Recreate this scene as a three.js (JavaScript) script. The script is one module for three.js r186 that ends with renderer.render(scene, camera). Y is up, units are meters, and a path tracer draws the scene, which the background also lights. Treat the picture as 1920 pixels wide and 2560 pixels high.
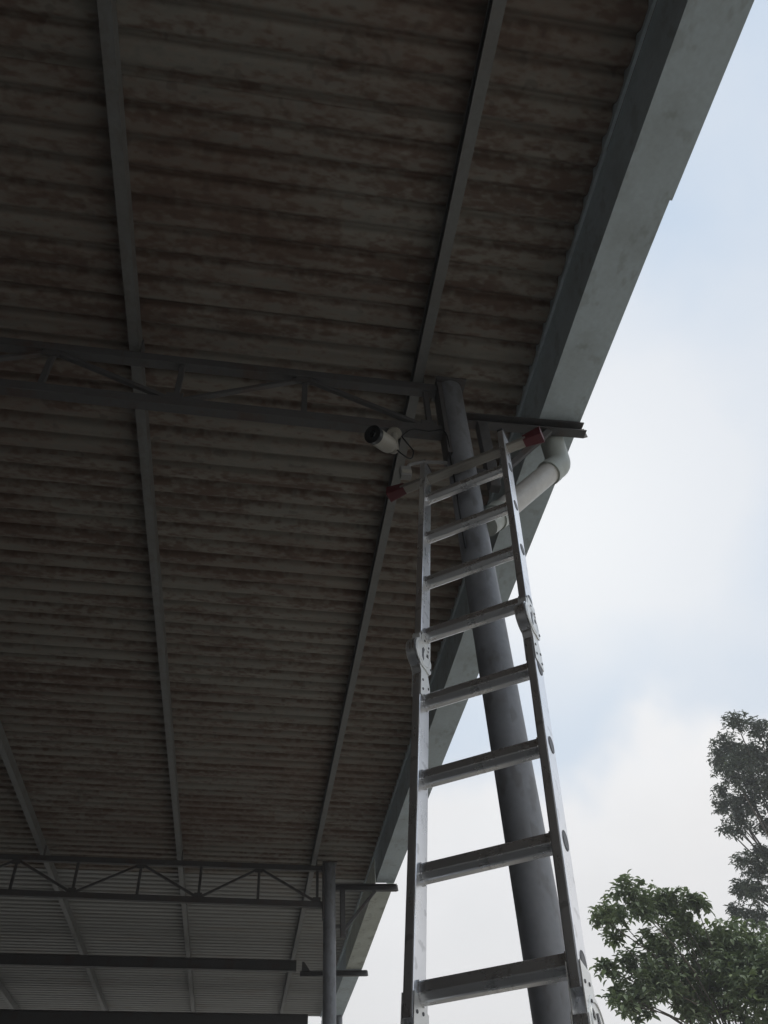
import * as THREE from 'three';
import { mergeGeometries } from 'three/addons/utils/BufferGeometryUtils.js';
import { RoundedBoxGeometry } from 'three/addons/geometries/RoundedBoxGeometry.js';

// ---------------------------------------------------------------- camera, sky, sun, exposure
const scene = new THREE.Scene();
const camera = new THREE.PerspectiveCamera(65.22, 0.75, 0.05, 400);
camera.position.set(0, 1.5, 0);
camera.rotation.set(0.772, -0.1926, -0.0669, 'YXZ');

const SUN = new THREE.Vector3(0.27, 0.90, 0.34).normalize();
const sun = new THREE.DirectionalLight(new THREE.Color(1, 0.95, 0.86), 1.5);
sun.position.copy(SUN).multiplyScalar(60);
sun.shadow.radius = 22;
sun.shadow.mapSize.set(2048, 2048);
Object.assign(sun.shadow.camera, { left: -25, right: 25, top: 25, bottom: -25, near: 1, far: 140 });
scene.add(sun, sun.target);

// seeded random and noise
function rng(seed) { let s = seed >>> 0; return () => { s = (s + 0x6D2B79F5) | 0; let t = Math.imul(s ^ (s >>> 15), 1 | s); t = (t + Math.imul(t ^ (t >>> 7), 61 | t)) ^ t; return ((t ^ (t >>> 14)) >>> 0) / 4294967296; }; }
function hash3(x, y, z) { let h = Math.imul(x, 374761393) ^ Math.imul(y, 668265263) ^ Math.imul(z, 1440662683); h = Math.imul(h ^ (h >>> 13), 1274126177); return ((h ^ (h >>> 16)) >>> 0) / 4294967296; }
const sm = t => t * t * (3 - 2 * t), mix = (a, b, t) => a + (b - a) * t, cl = (x, a = 0, b = 1) => Math.min(b, Math.max(a, x)), sstep = (a, b, x) => sm(cl((x - a) / (b - a)));
function vn3(x, y, z) {
  const xi = Math.floor(x), yi = Math.floor(y), zi = Math.floor(z), u = sm(x - xi), v = sm(y - yi), w = sm(z - zi);
  const L = (k) => mix(mix(hash3(xi, yi, zi + k), hash3(xi + 1, yi, zi + k), u), mix(hash3(xi, yi + 1, zi + k), hash3(xi + 1, yi + 1, zi + k), u), v);
  return mix(L(0), L(1), w);
}
function fbm3(x, y, z, o = 5) { let s = 0, a = 0.5, n = 0; for (let i = 0; i < o; i++) { s += a * vn3(x, y, z); n += a; a *= 0.5; x = x * 2.03 + 17.1; y = y * 2.03 + 5.3; z = z * 2.03 + 9.7; } return s / n; }
// tileable noise: u,v in 0..1, px,py whole periods
function vnt(u, v, px, py, seed) {
  const x = u * px, y = v * py, xi = Math.floor(x), yi = Math.floor(y), a = sm(x - xi), b = sm(y - yi), m = (i, n) => ((i % n) + n) % n;
  const h = (i, j) => hash3(m(i, px), m(j, py), seed);
  return mix(mix(h(xi, yi), h(xi + 1, yi), a), mix(h(xi, yi + 1), h(xi + 1, yi + 1), a), b);
}
function fbt(u, v, px, py, seed, o = 4) { let s = 0, a = 0.5, n = 0; for (let i = 0; i < o; i++) { s += a * vnt(u, v, px, py, seed + i * 31); n += a; a *= 0.55; px *= 2; py *= 2; } return s / n; }

// hazy tropical sky: pale blue with broken thin cloud and a bright cloud bank, warm haze near the horizon
{
  const W = 1024, H = 512, data = new Float32Array(W * H * 4);
  for (let j = 0; j < H; j++) for (let i = 0; i < W; i++) {
    const phi = (i + 0.5) / W * Math.PI * 2 - Math.PI, el = ((j + 0.5) / H - 0.5) * Math.PI;
    const x = Math.cos(el) * Math.cos(phi), y = Math.sin(el), z = Math.cos(el) * Math.sin(phi);
    const e = Math.max(y, 0);
    // clear air
    const h = Math.pow(e, 0.55);
    let r = mix(0.95, 0.41, h), g = mix(0.935, 0.59, h), b = mix(0.91, 0.82, h);
    // thin broken veil of cloud
    const k = 1 / (y * 0.8 + 0.35);
    const px = x * k * 1.35, pz = z * k * 1.35;
    const n = fbm3(px * 1.7 + 3.1, 2.2, pz * 1.7 + 7.7, 7), n2 = fbm3(px * 0.75 + 11, 8.2, pz * 0.75 + 2.4, 4);
    let c = sstep(0.36, 0.68, n * 0.55 + n2 * 0.45);
    // bright thin cloud in front of the ladder's side of the sky
    const cs = x * 0.33 + y * 0.66 + z * -0.68;
    const glow = Math.pow(Math.max(0, cs), 42);
    c = cl(c * 0.85 + glow * 0.7 + 0.05);
    r = mix(r, 0.79, c); g = mix(g, 0.83, c); b = mix(b, 0.89, c);
    // soft cumulus bank low down
    const az = Math.atan2(x, -z);
    const top = 0.38 + 0.12 * (fbm3(az * 3.2 + 40.3, 3.3, 1.2, 4) - 0.5) * 2 + 0.10 * Math.exp(-Math.pow((az - 0.50) / 0.15, 2)) + 0.20 * (fbm3(az * 10 + 7, el * 10, 4.4, 6) - 0.5);
    const bank = sstep(top + 0.03, top - 0.045, el) * sstep(-0.05, 0.1, el);
    const puff = fbm3(x * 6 + 2, y * 8, z * 6 + 6, 6);
    const rim = sstep(top - 0.16, top - 0.02, el);
    const lum = 0.925 + 0.07 * rim + 0.16 * (puff - 0.5);
    r = mix(r, lum * 1.015, bank * 0.7); g = mix(g, lum * 0.99, bank * 0.7); b = mix(b, lum * 0.97, bank * 0.7);
    r += glow * 0.13; g += glow * 0.115; b += glow * 0.085;
    if (y < 0) { const f = sstep(0, -0.2, y); r = mix(r, 0.3, f); g = mix(g, 0.29, f); b = mix(b, 0.27, f); }
    const o = (j * W + i) * 4; data[o] = r; data[o + 1] = g; data[o + 2] = b; data[o + 3] = 1;
  }
  const t = new THREE.DataTexture(data, W, H, THREE.RGBAFormat, THREE.FloatType);
  t.mapping = THREE.EquirectangularReflectionMapping; t.magFilter = t.minFilter = THREE.LinearFilter; t.wrapS = THREE.RepeatWrapping; t.needsUpdate = true;
  scene.background = t; scene.environment = t;
}
const renderer = new THREE.WebGLRenderer({ antialias: true });
renderer.setSize(768, 1024);
renderer.toneMapping = THREE.LinearToneMapping;
renderer.toneMappingExposure = 1.0;
renderer.shadowMap.enabled = true;
scene.fog = new THREE.FogExp2(new THREE.Color(0.88, 0.875, 0.87), 0.005);

// ---------------------------------------------------------------- helpers
const used = {};
function numbered(n) { used[n] = (used[n] ?? -1) + 1; return used[n] ? `${n}_${String(used[n]).padStart(3, '0')}` : n; }
function tag(o, label, category, group, kind) { Object.assign(o.userData, { label, category }); if (group) o.userData.group = group; if (kind) o.userData.kind = kind; return o; }
function thing(name, label, category, pos = [0, 0, 0], group) { const o = new THREE.Group(); o.name = numbered(name); o.position.set(...pos); scene.add(o); return tag(o, label, category, group); }
function part(name, geo, mat, parent, pos) { const m = new THREE.Mesh(geo, mat); m.name = name; if (pos) m.position.set(...pos); parent.add(m); return m; }
function struct(name, geo, mat, label, category) { const m = new THREE.Mesh(geo, mat); m.name = numbered(name); scene.add(m); return tag(m, label, category, null, 'structure'); }
const V = (x, y, z) => new THREE.Vector3(x, y, z);
// box-like bar between two points, section w (sideways) x h (along up)
function bar(a, b, w, h, up = V(0, 1, 0), bev = 0.004) {
  a = a.clone ? a : V(...a); b = b.clone ? b : V(...b);
  const d = b.clone().sub(a), L = d.length(); d.normalize();
  const s = new THREE.Vector3().crossVectors(up, d).normalize(), u = new THREE.Vector3().crossVectors(d, s).normalize();
  const g = bev ? new RoundedBoxGeometry(w, h, L, 1, Math.min(bev, w * 0.3, h * 0.3)) : new THREE.BoxGeometry(w, h, L);
  const m = new THREE.Matrix4().makeBasis(s, u, d); m.setPosition(a.clone().add(b).multiplyScalar(0.5)); g.applyMatrix4(m);
  return uvMetres(g);
}
// uv from position by dominant normal, metres
function uvMetres(g) {
  if (g.index) g = g.toNonIndexed();
  const p = g.attributes.position, n = g.attributes.normal, uv = new Float32Array(p.count * 2);
  for (let i = 0; i < p.count; i++) {
    const ax = Math.abs(n.getX(i)), ay = Math.abs(n.getY(i)), az = Math.abs(n.getZ(i));
    let u, v; if (ay >= ax && ay >= az) { u = p.getX(i); v = p.getZ(i); } else if (ax >= az) { u = p.getZ(i); v = p.getY(i); } else { u = p.getX(i); v = p.getY(i); }
    uv[i * 2] = u; uv[i * 2 + 1] = v;
  }
  g.setAttribute('uv', new THREE.BufferAttribute(uv, 2)); return g;
}
// prism with any closed 2D outline, swept from frame A to frame B (lists of Vector3 rings)
function loft(rings, caps = true) {
  const pos = []; const n = rings[0].length;
  const tri = (a, b, c) => pos.push(a.x, a.y, a.z, b.x, b.y, b.z, c.x, c.y, c.z);
  for (let k = 0; k + 1 < rings.length; k++) for (let i = 0; i < n; i++) { const j = (i + 1) % n, A = rings[k], B = rings[k + 1]; tri(A[i], A[j], B[j]); tri(A[i], B[j], B[i]); }
  if (caps) for (const [R, f] of [[rings[0], 1], [rings[rings.length - 1], 0]]) {
    const e1 = R[1].clone().sub(R[0]).normalize();
    let nn = new THREE.Vector3(); for (let i = 0; i < n; i++) nn.add(new THREE.Vector3().crossVectors(R[i].clone().sub(R[0]), R[(i + 1) % n].clone().sub(R[0]))); nn.normalize();
    const e2 = new THREE.Vector3().crossVectors(nn, e1);
    const flat = R.map(q => new THREE.Vector2(q.clone().sub(R[0]).dot(e1), q.clone().sub(R[0]).dot(e2)));
    for (const [a, b, c] of THREE.ShapeUtils.triangulateShape(flat, [])) f ? tri(R[a], R[c], R[b]) : tri(R[a], R[b], R[c]);
  }
  const g = new THREE.BufferGeometry(); g.setAttribute('position', new THREE.Float32BufferAttribute(pos, 3)); g.computeVertexNormals(); return uvMetres(g);
}
function cyl(a, b, r0, r1 = r0, seg = 32, open = false) {
  a = a.clone ? a : V(...a); b = b.clone ? b : V(...b);
  const L = a.distanceTo(b), g = new THREE.CylinderGeometry(r1, r0, L, seg, 1, open);
  const uv = g.attributes.uv; for (let i = 0; i < uv.count; i++) uv.setXY(i, uv.getX(i) * Math.PI * 2 * r0, uv.getY(i) * L);
  g.applyQuaternion(new THREE.Quaternion().setFromUnitVectors(V(0, 1, 0), b.clone().sub(a).normalize()));
  const c = a.clone().add(b).multiplyScalar(0.5); g.translate(c.x, c.y, c.z); return g;
}
function tube(pts, r, seg = 24, rs = 12) { return new THREE.TubeGeometry(new THREE.CatmullRomCurve3(pts.map(p => p.clone ? p : V(...p))), seg, r, rs, false); }
function extr(pts, depth, bevel = 0, holes) {
  const s = new THREE.Shape(pts.map(p => new THREE.Vector2(...p)));
  return new THREE.ExtrudeGeometry(s, { depth, bevelEnabled: bevel > 0, bevelSize: bevel, bevelThickness: bevel, bevelSegments: 2, curveSegments: 24 });
}
function tex(w, h, fn, srgb = true) {
  const d = new Uint8Array(w * h * 4), c = new THREE.Color();
  for (let j = 0; j < h; j++) for (let i = 0; i < w; i++) {
    const o = (j * w + i) * 4, q = fn(i / w, j / h);
    if (srgb) { c.setRGB(cl(q[0]), cl(q[1]), cl(q[2])); c.convertLinearToSRGB(); d[o] = c.r * 255; d[o + 1] = c.g * 255; d[o + 2] = c.b * 255; } else { d[o] = cl(q[0]) * 255; d[o + 1] = cl(q[1] ?? q[0]) * 255; d[o + 2] = cl(q[2] ?? q[0]) * 255; }
    d[o + 3] = 255;
  }
  const t = new THREE.DataTexture(d, w, h); t.wrapS = t.wrapT = THREE.RepeatWrapping; t.magFilter = THREE.LinearFilter; t.minFilter = THREE.LinearMipmapLinearFilter; t.generateMipmaps = true; if (srgb) t.colorSpace = THREE.SRGBColorSpace; t.needsUpdate = true; return t;
}
const lerp3 = (a, b, t) => [mix(a[0], b[0], t), mix(a[1], b[1], t), mix(a[2], b[2], t)];

// ---------------------------------------------------------------- materials
// rusty zinc sheet, 4 m x 4 m tile: blotches of rust drawn out along the ribs (u)
const rustSheet = (() => {
  const S = 1024, R = new Float32Array(S * S);
  const map = tex(S, S, (u, v) => {
    const a = fbt(u, v, 6, 24, 11, 6), b = fbt(u, v, 18, 72, 77, 5), c = fbt(u, v, 100, 220, 5, 3), d = fbt(u, v, 3, 5, 201, 4), st = fbt(u, v, 4, 96, 301, 4);
    const rust = sstep(0.27, 0.66, a * 0.35 + b * 0.2 + st * 0.1 + d * 0.35 + (c - 0.5) * 0.35);
    const deep = sstep(0.44, 0.72, a * 0.35 + b * 0.35 + st * 0.3 + (c - 0.5) * 0.5);
    const spot = sstep(0.66, 0.78, fbt(u, v, 90, 120, 407, 2)) * sstep(0.42, 0.55, b);
    let q = lerp3([0.225, 0.212, 0.188], [0.32, 0.305, 0.27], cl(st * 1.4 - 0.2 + (a - 0.5)));
    q = lerp3(q, [0.185, 0.132, 0.104], rust * 0.82);
    q = lerp3(q, [0.10, 0.06, 0.045], deep * 0.7);
    q = lerp3(q, [0.075, 0.05, 0.04], spot * 0.35);
    const g = 0.78 + 0.44 * c; return [q[0] * g, q[1] * g, q[2] * g];
  });
  map.repeat.set(0.25, 0.25);
  return new THREE.MeshStandardMaterial({ map, roughness: 0.72, metalness: 0.15 });
})();
const cleanSheet = (() => {
  const map = tex(512, 512, (u, v) => {
    const a = fbt(u, v, 5, 16, 21, 4), c = fbt(u, v, 50, 120, 9, 3), d = sstep(0.62, 0.75, fbt(u, v, 7, 26, 91, 4));
    let q = lerp3([0.27, 0.268, 0.258], [0.35, 0.348, 0.335], a); q = lerp3(q, [0.28, 0.25, 0.22], d * 0.5); const g = 0.94 + 0.12 * c; return q.map(x => x * g);
  });
  map.repeat.set(0.25, 0.25);
  return new THREE.MeshStandardMaterial({ map, roughness: 0.6, metalness: 0.15 });
})();
function painted(base, dirt, rough, seed, amt = 0.5, metal = 0) {
  const map = tex(512, 512, (u, v) => {
    const a = fbt(u, v, 6, 6, seed, 5), c = fbt(u, v, 70, 70, seed + 3, 3), s = sstep(0.6, 0.74, fbt(u, v, 14, 9, seed + 9, 4));
    let q = lerp3(base, dirt, cl((a - 0.45) * 1.6) * amt + s * amt * 0.6); const g = 0.92 + 0.16 * c; return q.map(x => x * g);
  });
  return new THREE.MeshStandardMaterial({ map, roughness: rough, metalness: metal });
}
const frameSteel = painted([0.088, 0.088, 0.09], [0.085, 0.06, 0.05], 0.65, 31, 0.8);
const purlinSteel = painted([0.19, 0.193, 0.19], [0.125, 0.10, 0.085], 0.55, 41, 0.5, 0.15);
const columnPaint = painted([0.215, 0.225, 0.245], [0.125, 0.12, 0.12], 0.5, 51, 0.8);
const gutterPaint = painted([0.52, 0.60, 0.64], [0.34, 0.38, 0.385], 0.5, 61, 0.75);
const gutterStained = painted([0.60, 0.63, 0.57], [0.36, 0.37, 0.32], 0.6, 71, 0.8);
const pvcWhite = painted([0.56, 0.55, 0.52], [0.42, 0.405, 0.37], 0.4, 81, 0.5);
const pvcGrey = painted([0.43, 0.46, 0.43], [0.36, 0.38, 0.35], 0.45, 91, 0.4);
const makeAluminium = along => {                     // drawn metal: faint die lines along the bar, handling marks
  const map = tex(512, 512, (u, v) => { const a = fbt(u, v, 6, 6, 101, 5), s = along ? fbt(u, v, 150, 3, 111, 2) : fbt(u, v, 3, 150, 111, 2), d = sstep(0.66, 0.76, fbt(u, v, 22, 18, 121, 4)); const g = 0.87 + 0.08 * (a - 0.5) + 0.04 * (s - 0.5) - 0.2 * d; return [g * 0.985, g, g * 1.03]; });
  map.repeat.set(2, 2);
  const rm = tex(256, 256, (u, v) => [1, 0.29 + 0.12 * (fbt(u, v, 8, 8, 131, 4) - 0.5) + 0.04 * ((along ? fbt(u, v, 80, 2, 141, 2) : fbt(u, v, 2, 80, 141, 2)) - 0.5), 1], false); rm.repeat.set(2, 2);
  return new THREE.MeshStandardMaterial({ map, roughnessMap: rm, roughness: 1, metalness: 0.93 });
};
const aluminium = makeAluminium(false), stileMetal = makeAluminium(true);
const hingeSteel = new THREE.MeshStandardMaterial({ color: new THREE.Color(0.82, 0.83, 0.82), roughness: 0.4, metalness: 0.6 });
const dullMetal = painted([0.34, 0.325, 0.30], [0.22, 0.20, 0.18], 0.5, 211, 0.6, 0.5);
const darkSteel = new THREE.MeshStandardMaterial({ color: new THREE.Color(0.06, 0.06, 0.065), roughness: 0.5, metalness: 0.4 });
const plugGrey = new THREE.MeshStandardMaterial({ color: new THREE.Color(0.11, 0.115, 0.125), roughness: 0.5, metalness: 0.3 });
const redRubber = new THREE.MeshStandardMaterial({ color: new THREE.Color(0.10, 0.014, 0.021), roughness: 0.55 });
const blackPlastic = new THREE.MeshStandardMaterial({ color: new THREE.Color(0.018, 0.019, 0.021), roughness: 0.35 });
const whitePlastic = new THREE.MeshStandardMaterial({ color: new THREE.Color(0.34, 0.325, 0.285), roughness: 0.45 });
const boxGrey = new THREE.MeshStandardMaterial({ color: new THREE.Color(0.25, 0.25, 0.25), roughness: 0.5 });
const lensGlass = new THREE.MeshStandardMaterial({ color: new THREE.Color(0.01, 0.012, 0.016), roughness: 0.08 });
const bark = painted([0.11, 0.09, 0.07], [0.06, 0.05, 0.04], 0.9, 151, 0.7);
const groundMat = (() => {
  const map = tex(1024, 1024, (u, v) => { const a = fbt(u, v, 4, 4, 161, 6), c = fbt(u, v, 120, 120, 171, 3), s = sstep(0.58, 0.7, fbt(u, v, 9, 9, 181, 5)); let q = lerp3([0.25, 0.232, 0.20], [0.335, 0.31, 0.275], a); q = lerp3(q, [0.16, 0.142, 0.118], s * 0.6); const g = 0.82 + 0.36 * c; return q.map(x => x * g); });
  map.repeat.set(0.125, 0.125);
  return new THREE.MeshStandardMaterial({ map, roughness: 0.92 });
})();
const floorMat = (() => {
  const map = tex(512, 512, (u, v) => { const a = fbt(u, v, 5, 5, 191, 6), c = fbt(u, v, 90, 90, 195, 3), s = sstep(0.56, 0.7, fbt(u, v, 7, 7, 197, 5)); let q = lerp3([0.11, 0.105, 0.097], [0.16, 0.155, 0.145], a); q = lerp3(q, [0.06, 0.057, 0.053], s * 0.7); const g = 0.88 + 0.24 * c; return q.map(x => x * g); });
  map.repeat.set(0.2, 0.2);
  return new THREE.MeshStandardMaterial({ map, roughness: 0.75 });
})();
const wallMat = painted([0.22, 0.215, 0.20], [0.14, 0.135, 0.125], 0.85, 205, 0.6);

// ---------------------------------------------------------------- ground, floor, added light-blocking wall
{
  const g = new THREE.PlaneGeometry(300, 300, 1, 1); g.rotateX(-Math.PI / 2); uvMetres(g);
  struct('ground', uvMetres(g), groundMat, 'worn grey brown yard ground outside the shed', 'ground');
  const f = new THREE.BoxGeometry(9.4, 0.12, 26); f.translate(-3.9, 0.0, -2.0);
  struct('floor', uvMetres(f), floorMat, 'stained grey concrete slab under the shed roof', 'floor');
}
{
  const w = new THREE.BoxGeometry(0.2, 4.98, 25); w.translate(-8.6, 2.55, -2.0);  // unseen wall, added to keep daylight out of the inner side
  tag(part(numbered('added_shade_wall'), uvMetres(w), wallMat, scene), 'unseen dull grey wall added to keep light off the far side of the shed', 'wall');
}
const FLOOR = 0.06;

// ---------------------------------------------------------------- roof
const SL = 0.03;                                   // fall of the roof towards the gutter
const roofY = x => 4.78 + SL * (1.24 - x);          // underside of the sheet pans
const roof = thing('corrugated_roof', 'rust-streaked corrugated metal shed roof seen from below, paler at its far end', 'roof');
{
  const n = 8, pitch = 1 / n, hgt = 0.034, t = 0.0022;
  const prof = [];                                  // (z, y, slope) of the underside over one sheet: rounded ribs that point up
  for (let k = 0; k <= n * 12 + 4; k++) { const z = (k - 2) * pitch / 12, ph = z / pitch * Math.PI * 2, w = 0.5 + 0.5 * Math.cos(ph); prof.push([z, hgt * Math.pow(w, 5), -hgt * 5 * Math.pow(w, 4) * 0.5 * Math.sin(ph) * Math.PI * 2 / pitch]); }
  function sheetGeo(x0, x1, du, dv) {
    const pos = [], uv = [], nor = [];
    const P = (x, [z, y, s], up) => { const l = Math.hypot(1, s), f = up ? 1 : -1; return { p: [x, roofY(x) + y + (up ? t : 0), z], n: [SL * f / l, f / l, -s * f / l] }; };
    const quad = (a, b, c, d, flat) => { for (const q of [a, b, c, a, c, d]) { pos.push(...q.p); nor.push(...(flat ?? q.n)); uv.push(q.p[0] + du, q.p[2] + dv); } };
    for (let i = 0; i + 1 < prof.length; i++) {
      const A = prof[i], B = prof[i + 1];
      quad(P(x0, A), P(x1, A), P(x1, B), P(x0, B));
      quad(P(x0, A, 1), P(x0, B, 1), P(x1, B, 1), P(x1, A, 1));
      quad(P(x0, A), P(x0, B), P(x0, B, 1), P(x0, A, 1), [-1, 0, 0]);
      quad(P(x1, A), P(x1, A, 1), P(x1, B, 1), P(x1, B), [1, 0, 0]);
    }
    for (const [A, f] of [[prof[0], -1], [prof[prof.length - 1], 1]]) quad(P(x0, A), P(x0, A, 1), P(x1, A, 1), P(x1, A), [0, 0, f]);
    const g = new THREE.BufferGeometry(); g.setAttribute('position', new THREE.Float32BufferAttribute(pos, 3)); g.setAttribute('uv', new THREE.Float32BufferAttribute(uv, 2)); g.setAttribute('normal', new THREE.Float32BufferAttribute(nor, 3)); return g;
  }
  // added strip along the ribs, blocks light leaking between sheets and gutter wall
  {
    const X = z => (z > -1.135 ? 1.2335 : z > -8.41 ? mix(1.2365, 1.291, (z + 1.135) / -7.275) : mix(1.292, 1.328, (z + 8.41) / -6.6)), top = []; for (let z = 5.0; z > -15.05; z -= pitch / 12) { const w = 0.5 + 0.5 * Math.cos((z - 9.9) / pitch * Math.PI * 2); top.push([z, roofY(1.2335) + hgt * Math.pow(w, 5) - 0.0015]); }
    const pos = [], put = (...q) => q.forEach(a => pos.push(...a)), b = 4.757;
    for (let i = 0; i + 1 < top.length; i++) { const [z0, y0] = top[i], [z1, y1] = top[i + 1];
      const a0 = X(z0) - 0.014, a1 = X(z1) - 0.014;
      for (const [d, f] of [[0, 0], [0.014, 1]]) { const A = [a0 + d, b, z0], B = [a1 + d, b, z1], C = [a1 + d, y1, z1], D = [a0 + d, y0, z0]; f ? put(A, B, C, A, C, D) : put(A, C, B, A, D, C); }
      const b0 = a0 + 0.014, b1 = a1 + 0.014;
      put([a0, y0, z0], [b1, y1, z1], [a1, y1, z1], [a0, y0, z0], [b0, y0, z0], [b1, y1, z1], [a0, b, z0], [a1, b, z1], [b1, b, z1], [a0, b, z0], [b1, b, z1], [b0, b, z0]); }
    const g = new THREE.BufferGeometry(); g.setAttribute('position', new THREE.Float32BufferAttribute(pos, 3)); g.computeVertexNormals(); part('added_light_stop', uvMetres(g), gutterPaint, roof);
  }
  const R = rng(5), variants = [];
  for (let k = 0; k < 6; k++) variants.push([sheetGeo(-3.45, 1.38, k * 0.37, k), sheetGeo(-8.7, -3.2, k * 0.61 + 1, k + 2)]);
  let kk = 0;
  for (let z = 9.9; z > -14.9; z -= 1.0) {
    const far = z < -8.2, v = (kk * 5) % 6; R();
    for (const half of [0, 1]) {
      const m = part('roof_sheet', variants[v][half], far ? cleanSheet : rustSheet, roof, [half ? 0 : (R() - 0.5) * 0.02, (kk % 2) * 0.0034 + half * 0.006 + (far ? 0.001 : 0), z - 1 + (R() - 0.5) * 0.004]);
      if (far) m.userData.label = 'paler unrusted metal roof sheet';
    }
    kk++;
  }
}

// ---------------------------------------------------------------- purlins
{
  const lab = ['painted steel purlin passing just beside the heads of the round columns', 'steel purlin crossing the roof one bay in from the column line', 'third steel purlin in from the column line', 'steel purlin next to the third one, deep inside the shed', 'steel purlin over the dark middle of the shed floor', 'steel purlin closest to the added wall'];
  [0.664, -0.70, -2.04, -3.38, -4.72, -6.06].forEach((x, i) => {
    const top = roofY(x) - 0.001, h = 0.085, w = 0.048, t = 0.003, lip = 0.015;
    // C section: web towards the gutter, opening inwards
    const o = [[w / 2, 0], [w / 2, h], [-w / 2, h], [-w / 2, h - lip], [-w / 2 + t, h - lip], [-w / 2 + t, h - t], [w / 2 - t, h - t], [w / 2 - t, t], [-w / 2 + t, t], [-w / 2 + t, lip], [-w / 2, lip], [-w / 2, 0]];
    const ring = z => o.map(([a, b]) => V(x + a, top - h + b - SL * 0, z));
    const m = part(numbered('purlin'), loft([ring(9.5), ring(-15.0)]), purlinSteel, scene);
    tag(m, lab[i], 'purlin', 'purlins under the roof sheets');
  });
}

// ---------------------------------------------------------------- trusses and beams
const COLX = 0.8225, Z1 = -2.331, Z2 = -8.44, Z3 = -11.44, Z4 = -13.75;
const NODES = [0.70, 0.11, -0.47, -1.06, -1.67, -2.25, -2.84, -3.43, -4.02, -4.61, -5.2, -5.8, -6.4, -7.0, -7.6, -8.3];
function truss(z, yTop, yBot, label) {
  const t = thing('roof_truss', label, 'truss', [0, 0, 0], 'lattice trusses spanning from the columns');
  const T = x => yTop + SL * (COLX - x), B = x => yBot + 0.036 * (COLX - x);
  part('top_chord', bar([0.775, T(0.775), z], [-8.44, T(-8.44), z], 0.05, 0.052), frameSteel, t);
  part('bottom_chord', bar([0.765, B(0.765), z], [-8.44, B(-8.44), z], 0.05, 0.056), frameSteel, t);
  NODES.forEach((x, i) => {
    part('web_post', bar([x, B(x) + 0.026, z], [x, T(x) - 0.022, z], 0.026, 0.026, V(0, 0, 1)), frameSteel, t);
    if (i) { const up = i % 2 === 1, x0 = NODES[i - 1];   // even nodes below, odd nodes above
      part('web_diagonal', bar([x0 - 0.012, up ? B(x0) + 0.027 : T(x0) - 0.025, z + 0.0025], [x + 0.012, up ? T(x) - 0.025 : B(x) + 0.027, z + 0.0025], 0.023, 0.023, V(0, 0, 1)), frameSteel, t); }
  });
  for (const px of [0.664, -0.70, -2.04, -3.38, -4.72, -6.06]) part('purlin_cleat', new THREE.BoxGeometry(0.006, 0.1, 0.06).translate(px + 0.0275, T(px) + 0.075, z), frameSteel, t);
  NODES.forEach((x, i) => { const up = i % 2 === 1; part('gusset_plate', new THREE.BoxGeometry(0.075, 0.045, 0.005).translate(x - 0.005, up ? T(x) - 0.042 : B(x) + 0.044, z + 0.0165), frameSteel, t); });
  part('end_plate', new THREE.BoxGeometry(0.008, yTop - yBot + 0.12, 0.11).translate(0.766, (yTop + yBot) / 2, z), frameSteel, t);
  return t;
}
truss(Z1, 4.672, 4.35, 'lattice steel truss meeting the column that the ladder leans on');
truss(Z2, 4.645, 4.295, 'lattice steel truss meeting the slimmer-looking distant column');
function beam(name, z, x0, x1, y0, h, w, label) {
  const b = thing(name, label, 'beam');
  const f = 0.008, yy = x => y0 + SL * (x0 - x);
  part('web', bar([x0, yy(x0), z], [x1, yy(x1), z], f, h - 2 * f, V(0, 1, 0), 0), frameSteel, b);
  part('flange', bar([x0, yy(x0) + h / 2 - f / 2, z], [x1, yy(x1) + h / 2 - f / 2, z], w, f, V(0, 1, 0), 0.001), frameSteel, b);
  part('flange', bar([x0, yy(x0) - h / 2 + f / 2, z], [x1, yy(x1) - h / 2 + f / 2, z], w, f, V(0, 1, 0), 0.001), frameSteel, b);
}
beam('roof_beam', Z3, 0.69, -8.44, 4.55, 0.125, 0.07, 'solid dark steel beam under the pale roof sheets between distant truss and gable end');
beam('end_beam', Z4, 1.02, -8.44, 4.37, 0.28, 0.12, 'deep dark steel beam across the open gable end of the shed');

// ---------------------------------------------------------------- columns
function column(z, label) {
  const c = thing('column', label, 'column', [COLX, 0, z], 'round steel columns along the eave');
  part('shaft', cyl([0, FLOOR + 0.012, 0], [0, 4.69, 0], 0.063, 0.063, 48), columnPaint, c);
  part('base_plate', new RoundedBoxGeometry(0.24, 0.012, 0.24, 1, 0.003).translate(0, FLOOR + 0.0065, 0), frameSteel, c);
  part('cap_plate', new RoundedBoxGeometry(0.15, 0.01, 0.15, 1, 0.002).translate(0, 4.695, 0), frameSteel, c);
  part('side_gusset', new THREE.BoxGeometry(0.02, 0.52, 0.09).translate(-0.06, 4.42, 0.012), frameSteel, c);
}
column(Z1, 'grey painted round steel column behind the ladder, taking the white drain pipe');
column(Z2, 'grey painted round steel column standing alone farther along the gutter');

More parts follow.
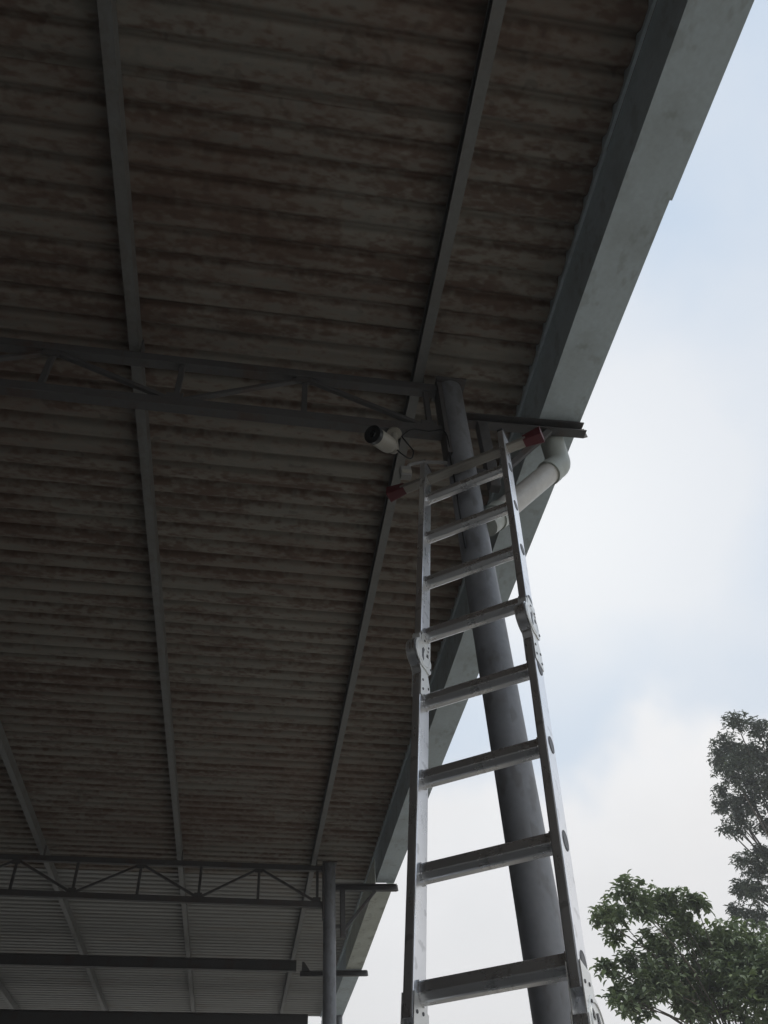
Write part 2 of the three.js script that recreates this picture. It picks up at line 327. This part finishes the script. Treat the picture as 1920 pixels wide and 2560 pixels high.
// ---------------------------------------------------------------- gutter brackets
function bracket(z, yTop, x0, x1, label, post) {
  const b = thing('gutter_bracket', label, 'bracket', [0, 0, 0], 'steel brackets carrying the gutter');
  // channel arm, open to the near side
  const h = 0.062, w = 0.05, t = 0.005;
  const o = [[0, 0], [w, 0], [w, -t], [t, -t], [t, -h + t], [w, -h + t], [w, -h], [0, -h]];
  const ring = x => o.map(([a, c]) => V(x, yTop + c, z - 0.025 + a));
  part('arm', loft([ring(x0), ring(x1)]), frameSteel, b);
  // torn, bent cut at the arm's end
  part('cut_end_tab', loft([
    [V(x1 - 0.002, yTop, z - 0.024), V(x1 - 0.002, yTop - h, z - 0.024), V(x1 - 0.002, yTop - h, z - 0.019), V(x1 - 0.002, yTop, z - 0.019)],
    [V(x1 + 0.014, yTop + 0.004, z - 0.021), V(x1 + 0.020, yTop - h * 0.9, z - 0.021), V(x1 + 0.020, yTop - h * 0.9, z - 0.017), V(x1 + 0.014, yTop + 0.004, z - 0.017)]]), frameSteel, b);
  if (post) {
    part('hanger', bar([0.955, yTop - h, z + 0.002], [0.955, yTop - 0.50, z + 0.002], 0.05, 0.05, V(0, 0, 1)), frameSteel, b);
    part('spacer', bar([0.882, yTop - 0.40, z + 0.002], [0.932, yTop - 0.40, z + 0.002], 0.03, 0.03), frameSteel, b);
    part('strut', bar([0.975, yTop - 0.42, z + 0.002], [1.29, yTop - h - 0.004, z + 0.002], 0.03, 0.03, V(0, 0, 1)), frameSteel, b);
  }
  return b;
}
bracket(Z1, 4.497, 0.882, 1.474, 'gutter bracket above the drain pipe elbow, its cut end sticking out past the gutter', true);
bracket(Z2, 4.497, 0.882, 1.515, 'strutted gutter bracket fixed to the distant column', true);
{
  const b = bracket(Z3, 4.492, 0.74, 1.60, 'gutter bracket between distant column and gable end, its square arm overhanging the gutter', false);
  part('gusset', loft([[V(0.76, 4.49, Z3 - 0.006), V(0.87, 4.49, Z3 - 0.006), V(0.79, 4.60, Z3 - 0.006), V(0.765, 4.60, Z3 - 0.006)], [V(0.76, 4.49, Z3 + 0.004), V(0.87, 4.49, Z3 + 0.004), V(0.79, 4.60, Z3 + 0.004), V(0.765, 4.60, Z3 + 0.004)]]), frameSteel, b);
}

// ---------------------------------------------------------------- gutter
{
  const g = thing('eave_gutter', 'long grey green box gutter along the open edge of the roof', 'gutter');
  const sec = (xi, xo, z, dy = 0) => { const b = 4.5 + dy, t = 0.003, hi = 4.765, ho = 4.70; return [[xi, b], [xo, b], [xo + 0.012, ho], [xo + 0.004, ho], [xo - t, b + t], [xi + t, b + t], [xi + t, hi], [xi, hi]].map(([x, y]) => V(x, y, z)); };
  part('gutter_length', loft([sec(1.237, 1.460, 9.5), sec(1.239, 1.4605, -1.19)].reverse()), gutterPaint, g);
  part('gutter_length', loft([sec(1.2405, 1.452, -1.135, 0.0035), sec(1.295, 1.487, Z2 + 0.03, 0.0035)].reverse()), gutterPaint, g);
  const s3 = part('gutter_length', loft([sec(1.297, 1.489, Z2 - 0.005, 0.0005), sec(1.325, 1.535, Z3 + 0.04, 0.0005)].reverse()), gutterStained, g); s3.userData.label = 'paler stained length of gutter';
  part('gutter_length', loft([sec(1.325, 1.535, Z3 + 0.03, 0.004), sec(1.335, 1.555, -15.0, 0.004)].reverse()), gutterPaint, g);
  part('gutter_end_cap', loft([sec(1.333, 1.557, -15.003, 0.003), sec(1.333, 1.557, -15.03, 0.003)].map(r => [r[0], r[1], r[2], V(1.333, 4.70, r[0].z)]).reverse()), gutterPaint, g);
}

// ---------------------------------------------------------------- drain pipe from gutter to column
{
  const d = thing('drain_pipe', 'white plastic drain pipe with grey elbows running from gutter to column', 'pipe');
  const A = V(1.338, 4.295, Z1 - 0.085), Bp = V(0.905, 3.80, Z1 - 0.004);
  const dir = Bp.clone().sub(A).normalize();
  const a1 = A.clone().addScaledVector(dir, 0.105), b1 = Bp.clone().addScaledVector(dir, -0.085);
  const elbow = new THREE.TubeGeometry(new THREE.CatmullRomCurve3([V(A.x, 4.498, A.z), V(A.x, 4.42, A.z), V(A.x, 4.355, A.z), A.clone().addScaledVector(dir, 0.018).add(V(0.006, 0.008, 0)), A.clone().addScaledVector(dir, 0.065), a1]), 28, 0.0575, 32, false);
  part('elbow', elbow, pvcGrey, d);
  part('collar', cyl(a1.clone().addScaledVector(dir, -0.035), a1.clone().addScaledVector(dir, 0.008), 0.0605, 0.0605, 40), pvcGrey, d);
  part('pipe', cyl(a1, b1, 0.0515, 0.0515, 40, true), pvcWhite, d);
  part('collar', cyl(b1.clone().addScaledVector(dir, -0.006), b1.clone().addScaledVector(dir, 0.045), 0.0605, 0.0605, 40), pvcGrey, d);
  part('spigot', cyl(b1.clone().addScaledVector(dir, 0.045), Bp.clone().addScaledVector(dir, 0.03), 0.054, 0.054, 40), pvcGrey, d);
}

{
  const d = thing('downpipe', 'dark round downpipe dropping from the gutter near the gable end', 'pipe', [1.488, 0, -13.82]);
  part('pipe', cyl([0, 0.0, 0], [0, 4.40, 0], 0.05, 0.05, 28), columnPaint, d);
  part('outlet', cyl([0, 4.38, 0], [0, 4.503, 0], 0.056, 0.056, 28), columnPaint, d);
}
// ---------------------------------------------------------------- ladder
{
  const U = V(0.81612863, 0, 0.57787027), VV = V(0.12854618, 0.97494452, -0.18154631), N = V(-0.56339146, 0.22244816, 0.79568014);
  const s0 = (1.5 - FLOOR) / VV.y;                  // along the stiles from eye height down to the floor
  const base = V(0.46741689, 1.5, -1.76321742).addScaledVector(VV, -s0);
  const L = thing('folding_ladder', 'aluminium folding ladder with disc hinges and red capped top bar, leaning on the column', 'ladder');
  L.position.copy(base); L.quaternion.setFromRotationMatrix(new THREE.Matrix4().makeBasis(U, VV, N));
  const y = s => s + s0;                             // local height
  const sw = 0.026, sd = 0.068, HW = 0.198;
  // a rounded box section, run along local y
  const stileSec = (() => { const a = sw / 2, b = sd / 2, r = 0.004, k = 0.0022; return [[a - r, -b], [a - 0.0012, -b + 0.0012], [a, -b + r], [a, b - r], [a - 0.0012, b - 0.0012], [a - r, b], [-a + r, b], [-a + 0.0012, b - 0.0012], [-a, b - r], [-a, -b + r], [-a + 0.0012, -b + 0.0012], [-a + r, -b]]; })();
  const stileGeo = len => loft([stileSec.map(([a, b]) => V(a, 0, b)), stileSec.map(([a, b]) => V(a, len, b))].reverse());
  const hingeS = [1.495, 1.495 - 1.132, 1.495 - 2.264];
  const bounds = [[hingeS[0] + 0.052, 2.705], [hingeS[1] + 0.052, hingeS[0] - 0.085], [hingeS[2] + 0.052, hingeS[1] - 0.085], [-s0 + 0.03, hingeS[2] - 0.085]];
  for (const side of [-1, 1]) {
    const cx = side * (HW - sw / 2);
    for (const [a, b] of bounds) part('stile', stileGeo(b - a), stileMetal, L, [cx, y(a), 0]);
    part('top_cap', new RoundedBoxGeometry(sw + 0.002, 0.02, sd + 0.002, 2, 0.004).translate(cx, y(2.714), 0), darkSteel, L);
    part('foot', new RoundedBoxGeometry(sw + 0.006, 0.04, sd + 0.006, 2, 0.005).translate(cx, 0.0287, 0), blackPlastic, L);
    for (const hs of hingeS) {
      // hinge: tang above and below, stacked discs set forward of the stile
      const hg = new THREE.Group(); hg.name = 'hinge'; hg.position.set(cx, y(hs), 0); if (hs === hingeS[1]) hg.rotation.y = Math.PI; L.add(hg);   // alternate hinges fold the other way
      const put = (name, g, mat, dx = 0) => { g.rotateY(-Math.PI / 2); g.translate(dx, 0, 0); return part(name, g, mat, hg); };
      // shapes are drawn in (n, v); rotateY(-90) sends x -> z, extrude depth -> -x
      const discPts = []; { // outline: circle with the back lower corner squared off
        const C = [0.026, 0.0], R = 0.0575; for (let k = 0; k <= 40; k++) { const t = Math.PI * mix(0.62, -0.62, k / 40); discPts.push([C[0] + R * Math.cos(t), C[1] + R * Math.sin(t)]); }
        discPts.push([-0.012, -0.056], [-0.024, -0.052], [-0.031, -0.043], [-0.033, -0.03], [-0.033, 0.004]);
      }
      const body = extr(discPts.slice().reverse(), 0.028); put('hinge_body', body, aluminium, 0.014);
      for (const f of [-1, 1]) {
        const cov = extr(discPts.map(([a, b]) => [0.012 + (a - 0.012) * 0.95, b * 0.95]).reverse(), 0.0015, 0.0012); put('hinge_cover', cov, hingeSteel, f > 0 ? 0.0185 : -0.0168 + 0.0008);
        const ring = new THREE.TorusGeometry(0.044, 0.0022, 6, 40); ring.translate(0.026, 0, 0); put('raised_rim', ring, hingeSteel, f * 0.0192);
        const slot = extr([[0.02, 0.024], [0.03, 0.028], [0.038, 0.014], [0.036, -0.018], [0.027, -0.03], [0.024, -0.02], [0.027, 0.0]].reverse(), 0.0012); put('recess', slot, plugGrey, f > 0 ? 0.0208 : -0.0196);
        const key = extr([[0.004, 0.018], [-0.007, 0.022], [-0.008, 0.009], [0.005, 0.005]].reverse(), 0.0014); put('lock_slot', key, blackPlastic, f > 0 ? 0.021 : -0.0196);
        const rv = []; for (const [a, b] of [[-0.004, 0.036], [-0.026, -0.026], [0.012, 0.075], [-0.018, 0.068], [0.02, -0.106], [-0.02, -0.112], [0.018, -0.142], [-0.022, -0.15]]) { const far = Math.abs(b) > 0.058; const c = new THREE.CylinderGeometry(0.0037, 0.0042, 0.0024, 10).rotateZ(Math.PI / 2); c.translate(f * (far ? 0.0166 : 0.0205), b, a); rv.push(c); }
        part('rivets', mergeGeometries(rv), plugGrey, hg).userData.kind = 'stuff';
        // riveted tangs lying on the faces of both stiles
        const up = extr([[0.034, 0.035], [0.034, 0.105], [-0.032, 0.105], [-0.032, 0.0]].reverse(), 0.0024); put('upper_tang', up, hingeSteel, f > 0 ? 0.0158 : -0.0134);
        const lo = extr([[0.046, -0.04], [0.041, -0.062], [0.033, -0.078], [0.033, -0.172], [-0.033, -0.172], [-0.032, -0.105], [-0.022, -0.078], [-0.012, -0.05]].reverse(), 0.0024); put('lower_tang', lo, hingeSteel, f > 0 ? 0.0158 : -0.0134);
      }
      const core = extr([[0.044, -0.045], [0.039, -0.064], [0.031, -0.08], [0.031, -0.1], [-0.03, -0.1], [-0.02, -0.08], [-0.01, -0.05]].reverse(), 0.0262); put('tang_core', core, aluminium, 0.0131);
      part('release_lever', new RoundedBoxGeometry(0.03, 0.03, 0.012, 1, 0.003).translate(0, 0.072, 0.04), hingeSteel, hg);
    }
  }
  // rungs
  const rs = []; for (let i = 0; i < 16; i++) { const s = 2.4424 - 0.2786 * i - 0.0174 * Math.floor(i / 4); if (y(s) > 0.15) rs.push(s); }
  const sec = [[0.0155, 0.019], [0.0165, 0.015], [0.0165, -0.006], [0.015, -0.009], [0.006, -0.0195], [0.002, -0.0215], [-0.013, -0.0215], [-0.0165, -0.019], [-0.0185, -0.012], [-0.0185, 0.018], [-0.0165, 0.021], [0.012, 0.021]];
  const rl = 2 * (HW - sw) + 0.004;
  const rungGeo = loft([sec.map(([n, v]) => V(-rl / 2, v, n)), sec.map(([n, v]) => V(rl / 2, v, n))]);
  const colGeo = loft([sec.map(([n, v]) => V(-0.0035, v * 1.12, n * 1.15)), sec.map(([n, v]) => V(0.0035, v * 1.1, n * 1.12))]);
  const plugPts = k => { const o = []; for (let i = 0; i < 28; i++) { const t = i / 28 * Math.PI * 2; o.push([Math.cos(t) * 0.018 * k, Math.sin(t) * 0.0245 * k]); } return o; };
  const ringGeo = new THREE.TorusGeometry(0.0195, 0.0016, 6, 32).scale(0.9, 1.22, 1).rotateY(Math.PI / 2);
  const plugGeo = extr(plugPts(0.86), 0.0012).rotateY(Math.PI / 2);
  for (const s of rs) {
    const r = part('rung', rungGeo, aluminium, L, [0, y(s), 0]);
    for (const side of [-1, 1]) {
      part('weld_collar', colGeo, aluminium, r, [side * (HW - sw - 0.0025), 0, 0]);
      part('plug_ring', ringGeo, plugGrey, r, [side * (HW + 0.0004), 0, -0.001]);
      part('end_plug', plugGeo, plugGrey, r, [side > 0 ? HW + 0.0003 : -HW - 0.0015, 0, -0.001]);
    }
  }
  // wide bar at the head with red rubber caps
  const sb = part('stabiliser_bar', new RoundedBoxGeometry(0.60, 0.024, 0.042, 2, 0.005).translate(-0.012, y(2.606), -0.006), dullMetal, L);
  for (const [x, d] of [[-0.328, -1], [0.312, 1]]) {
    const o = [[-0.02, -0.03], [0.02, -0.03], [0.024, -0.026], [0.024, 0.026], [0.02, 0.03], [-0.02, 0.03], [-0.024, 0.026], [-0.024, -0.026]];
    const ring = (xx, k) => o.map(([n, v]) => V(xx, y(2.612) + v * k * 0.86, -0.006 + n * k));
    const rr = [ring(x - 0.04, d > 0 ? 0.82 : 1.12), ring(x + 0.03, d > 0 ? 1.1 : 0.85), ring(x + 0.04, d > 0 ? 1.15 : 0.82)];
    part('red_end_cap', loft(rr), redRubber, L).userData.label = 'red rubber end cap';
  }
}

// ---------------------------------------------------------------- security camera and its box
{
  const c = thing('security_camera', 'white bullet security camera with black face, hung below the truss', 'camera');
  const T = V(0.494, 4.165, -2.275), F = V(0.381, 4.107, -2.155), d = F.clone().sub(T).normalize(), at = k => T.clone().addScaledVector(d, k);
  part('body', new THREE.LatheGeometry([[0.0, -0.004], [0.026, 0], [0.036, 0.012], [0.039, 0.03], [0.039, 0.135]].map(q => new THREE.Vector2(...q)), 36).applyQuaternion(new THREE.Quaternion().setFromUnitVectors(V(0, 1, 0), d)).translate(T.x, T.y, T.z), whitePlastic, c);
  const face = part('face', cyl(at(0.128), at(0.152), 0.0405, 0.041, 36), blackPlastic, c);
  part('lens', cyl(at(0.152), at(0.1545), 0.016, 0.014, 24), lensGlass, face);
  part('ball_joint', new THREE.SphereGeometry(0.024, 24, 16).translate(0.507, 4.163, -2.285), whitePlastic, c);
  part('mount_arm', tube([V(0.507, 4.163, -2.285), V(0.522, 4.2, -2.305), V(0.526, 4.26, -2.322), V(0.526, 4.324, -2.331)], 0.013), whitePlastic, c);
  part('supply_cable', tube([V(0.56, 4.30, -2.325), V(0.6, 4.322, -2.297), V(0.68, 4.315, -2.294), V(0.745, 4.3, -2.27), V(0.762, 4.1, -2.285), V(0.765, 3.6, -2.288)], 0.004, 40, 6), blackPlastic, c);
  part('mount_plate', cyl([0.526, 4.320, -2.331], [0.526, 4.3326, -2.331], 0.036, 0.032, 28), whitePlastic, c);
  part('cable', tube([V(0.515, 4.178, -2.288), V(0.535, 4.12, -2.27), V(0.575, 4.10, -2.28), V(0.6, 4.17, -2.3), V(0.585, 4.24, -2.32), V(0.56, 4.30, -2.325)], 0.0035, 32, 6), blackPlastic, c);
}
{
  const j = thing('junction_box', 'small grey cable box strapped below the camera beside the column', 'box');
  part('housing', new RoundedBoxGeometry(0.05, 0.06, 0.035, 2, 0.006).translate(0.56, 4.055, -2.325), boxGrey, j);
  part('lid', new RoundedBoxGeometry(0.044, 0.022, 0.006, 1, 0.002).translate(0.562, 4.045, -2.306), whitePlastic, j);
  part('conduit', tube([V(0.57, 4.08, -2.33), V(0.585, 4.12, -2.335), V(0.65, 4.145, -2.335), V(0.765, 4.15, -2.331)], 0.008, 24, 10), boxGrey, j);
}

// ---------------------------------------------------------------- trees
function leafGeo(len, wid) {
  const p = [[0, 0, 0], [0.3, 0.85, 0.1], [0.62, 0.8, 0.09], [1, 0, -0.12], [0.62, -0.8, 0.09], [0.3, -0.85, 0.1], [0.45, 0, 0]];
  const P = p.map(([a, b, c]) => [a * len, c * len, b * wid / 2]), pos = [];
  for (const [a, b, c] of [[0, 1, 6], [1, 2, 6], [2, 3, 6], [3, 4, 6], [4, 5, 6], [5, 0, 6]]) pos.push(...P[a], ...P[b], ...P[c]);
  const g = new THREE.BufferGeometry(); g.setAttribute('position', new THREE.Float32BufferAttribute(pos, 3)); g.computeVertexNormals(); return g;
}
function makeTree(o) {
  const R = rng(o.seed), t = thing(o.name, o.label, 'tree', o.base);
  const off = V(...o.base), clumps = o.clumps.map(([x, y, z, r]) => {
    const p = V(x, y, z), away = V(x, 0, z).normalize(); p.addScaledVector(away, (R() - 0.5) * o.depth); return { p: p.sub(off), r };
  });
  // trunk and limbs
  const fork = V(...o.fork).sub(off);
  const mkTube = (pts, r0, r1, seg = 10, rs = 8) => {
    const g = new THREE.TubeGeometry(new THREE.CatmullRomCurve3(pts), seg, 1, rs, false), pp = g.attributes.position, cv = new THREE.CatmullRomCurve3(pts), c = V(0, 0, 0);
    for (let i = 0; i <= seg; i++) { cv.getPointAt(i / seg, c); const r = mix(r0, r1, i / seg); for (let k = 0; k <= rs; k++) { const q = i * (rs + 1) + k; pp.setXYZ(q, c.x + (pp.getX(q) - c.x) * r, c.y + (pp.getY(q) - c.y) * r, c.z + (pp.getZ(q) - c.z) * r); } }
    g.computeVertexNormals(); return g;
  };
  const top = clumps.reduce((a, b) => (b.p.y > a.p.y ? b : a)).p;
  const trunk = part('trunk', mkTube([V(0, -0.05, 0), fork.clone().multiplyScalar(0.5).add(V((R() - 0.5) * 0.2, 0, (R() - 0.5) * 0.2)), fork], o.tr, o.tr * 0.6, 14, 12), bark, t);
  const twigs = [];
  for (const c of clumps) {
    const m = fork.clone().lerp(c.p, 0.5).add(V((R() - 0.5) * 0.3, 0.12 * c.p.distanceTo(fork), (R() - 0.5) * 0.3));
    part('branch', mkTube([fork.clone().add(V((R() - 0.5) * o.tr, -R() * 0.3, (R() - 0.5) * o.tr)), m, c.p], o.tr * (o.lim ?? 0.22), o.tr * 0.05, 8, 6), bark, trunk);
    for (let k = 0; k < 5; k++) { const d = V(R() - 0.5, R() - 0.4, R() - 0.5).normalize().multiplyScalar(c.r * 0.95); twigs.push(mkTube([c.p.clone(), c.p.clone().addScaledVector(d, 0.5).add(V(0, 0.03, 0)), c.p.clone().add(d)], o.tr * 0.045, o.tr * 0.015, 4, 4)); }
  }
  const crown = new THREE.Group(); crown.name = 'crown'; t.add(crown);
  { const tw = part('twigs', mergeGeometries(twigs), bark, crown); tw.userData.kind = 'stuff'; }
  const base = leafGeo(o.leaf, o.leaf * o.ratio), bp = base.attributes.position, bn = base.attributes.normal, pos = [], nor = [], col = [], q = new THREE.Quaternion(), e = new THREE.Euler(), v = V(0, 0, 0);
  let single = 0; const leafMats = o.singleCols.map(c => new THREE.MeshPhysicalMaterial({ color: new THREE.Color().setRGB(...c), roughness: 0.7, side: THREE.DoubleSide, transmission: 0.42, thickness: 0 }));
  clumps.forEach((c, ci) => {
    const n = Math.round(o.density * Math.pow(c.r / o.leaf, 2) * (0.75 + 0.5 * R())), tone = R(), rosettes = Math.max(3, Math.round(n / o.per));
    for (let k = 0; k < rosettes; k++) {
      // leaves sit in sprays at twig ends
      const d = V(R() * 2 - 1, R() * 2 - 1, R() * 2 - 1); if (d.length() > 1) d.normalize().multiplyScalar(R()); d.multiplyScalar(c.r * (o.spread + 0.3 * R()));
      d.y *= 0.85; const cen = c.p.clone().add(d), yaw0 = R() * 6.28, tilt = (R() - 0.5) * 0.9;
      for (let l = 0; l < o.per; l++) {
        e.set((R() - 0.5) * 0.9, yaw0 + l * 2.4 + R() * 0.6, -0.35 + (R() - 0.35) * 1.3 + tilt * Math.cos(l * 2.4), 'YXZ'); q.setFromEuler(e);
        const s = 0.5 + 0.8 * R(), jx = (R() - 0.5) * o.leaf * 0.8, jy = (R() - 0.5) * o.leaf * 0.8, jz = (R() - 0.5) * o.leaf * 0.8;
        if (o.singles && o.singleClumps.includes(ci) && single < o.singles) {
          const m = part('leaf', base, leafMats[Math.floor(R() * leafMats.length)], crown, [cen.x + jx, cen.y + jy, cen.z + jz]); m.quaternion.copy(q); m.scale.setScalar(s); single++; continue;
        }
        const cc = lerp3(o.c0, o.c1, cl(tone * 0.6 + R() * 0.5)), yel = R() < 0.05 ? 1.35 : 1;
        for (let i = 0; i < bp.count; i++) {
          v.fromBufferAttribute(bp, i).multiplyScalar(s).applyQuaternion(q); pos.push(v.x + cen.x + jx, v.y + cen.y + jy, v.z + cen.z + jz);
          v.fromBufferAttribute(bn, i).applyQuaternion(q); nor.push(v.x, v.y, v.z); col.push(cc[0] * yel, cc[1] * yel, cc[2]);
        }
      }
    }
  });
  const g = new THREE.BufferGeometry(); g.setAttribute('position', new THREE.Float32BufferAttribute(pos, 3)); g.setAttribute('normal', new THREE.Float32BufferAttribute(nor, 3)); g.setAttribute('color', new THREE.Float32BufferAttribute(col, 3));
  const f = part('foliage', g, new THREE.MeshPhysicalMaterial({ vertexColors: true, roughness: 0.7, side: THREE.DoubleSide, transmission: 0.42, thickness: 0 }), crown); f.userData.kind = 'stuff';
  console.log(o.name, 'leaf triangles', pos.length / 9, 'single', single);
}
makeTree({
  name: 'broadleaf_tree', label: 'low green broadleaf tree with large separate leaves beyond the ladder', seed: 71, base: [5.95, 0, -10.6], fork: [5.9, 2.9, -10.5], tr: 0.10, lim: 0.15, depth: 1.1, leaf: 0.105, ratio: 0.5, density: 120, per: 6, spread: 1.22,
  c0: [0.10, 0.145, 0.065], c1: [0.19, 0.245, 0.105], singleCols: [[0.11, 0.16, 0.07], [0.145, 0.20, 0.085], [0.19, 0.24, 0.095]], singles: 290, singleClumps: [0, 5, 8, 13, 19, 25],
  clumps: [[4.92, 5.11, -10.95, 0.2], [5.16, 5.17, -10.83, 0.18], [5.41, 5.12, -10.71, 0.21], [5.61, 5.11, -10.61, 0.17], [5.88, 5.0, -10.46, 0.15], [4.77, 4.87, -11.01, 0.12], [5.25, 4.91, -10.79, 0.15], [5.67, 4.84, -10.57, 0.21], [4.87, 4.68, -10.97, 0.1], [5.38, 4.59, -10.73, 0.21], [5.81, 4.61, -10.5, 0.26], [6.1, 4.52, -10.34, 0.26], [6.3, 4.44, -10.21, 0.26], [4.69, 4.4, -11.05, 0.11], [5.0, 4.42, -10.91, 0.21], [5.32, 4.3, -10.76, 0.26], [5.7, 4.21, -10.56, 0.31], [6.05, 4.1, -10.36, 0.31], [6.37, 4.18, -10.17, 0.3], [4.74, 4.09, -11.03, 0.11], [4.94, 4.02, -10.94, 0.18], [5.24, 4.04, -10.8, 0.22], [5.53, 3.91, -10.65, 0.2], [5.9, 3.84, -10.45, 0.21], [6.21, 3.77, -10.27, 0.26], [4.83, 3.86, -10.98, 0.11], [5.56, 3.72, -10.63, 0.12], [6.14, 3.52, -10.31, 0.21], [6.59, 3.98, -10.03, 0.33], [6.54, 3.61, -10.06, 0.32], [6.87, 3.78, -9.84, 0.34], [6.81, 3.42, -9.88, 0.28]],
});
makeTree({
  name: 'tall_tree', label: 'tall dark fine-leaved tree rising behind the low broadleaf tree', seed: 93, base: [11.3, 0, -15.6], fork: [11.2, 5.4, -15.5], tr: 0.2, depth: 1.6, leaf: 0.098, ratio: 0.42, density: 66, per: 7, spread: 0.95,
  c0: [0.05, 0.07, 0.045], c1: [0.09, 0.115, 0.07], singleCols: [], singles: 0, singleClumps: [],
  clumps: [[11.08, 10.51, -15.44, 0.27], [11.4, 10.35, -15.2, 0.3], [10.73, 10.26, -15.68, 0.3], [11.01, 10.09, -15.48, 0.37], [11.34, 9.87, -15.25, 0.39], [10.59, 9.94, -15.77, 0.27], [10.96, 9.65, -15.52, 0.39], [11.24, 9.38, -15.32, 0.35], [10.39, 9.41, -15.91, 0.23], [10.66, 9.26, -15.72, 0.36], [10.96, 9.03, -15.52, 0.38], [10.29, 8.96, -15.97, 0.19], [10.52, 8.83, -15.82, 0.32], [10.81, 8.68, -15.63, 0.32], [10.27, 8.61, -15.99, 0.18], [10.48, 8.42, -15.85, 0.25], [10.43, 8.18, -15.88, 0.14], [10.85, 8.26, -15.59, 0.22], [10.74, 7.95, -15.68, 0.15], [10.61, 7.68, -15.76, 0.21], [10.35, 7.41, -15.93, 0.24], [10.56, 7.28, -15.8, 0.3], [10.13, 7.23, -16.08, 0.18], [10.2, 7.07, -16.03, 0.27], [10.39, 6.89, -15.91, 0.33], [9.95, 6.89, -16.18, 0.21], [10.2, 6.65, -16.03, 0.26], [10.38, 6.53, -15.92, 0.23], [11.7, 9.98, -14.97, 0.42], [11.57, 9.23, -15.07, 0.48], [11.26, 8.55, -15.3, 0.4], [11.1, 7.73, -15.42, 0.36], [10.91, 6.91, -15.55, 0.47], [12.03, 9.33, -14.71, 0.54], [11.75, 8.3, -14.93, 0.55], [11.4, 7.35, -15.2, 0.5], [12.25, 8.59, -14.52, 0.58], [11.93, 7.63, -14.78, 0.56], [12.11, 10.35, -14.64, 0.36], [10.6, 6.29, -15.77, 0.34]],
});

scene.traverse(o => { if (o.isMesh) { o.castShadow = true; o.receiveShadow = true; } });
renderer.render(scene, camera);
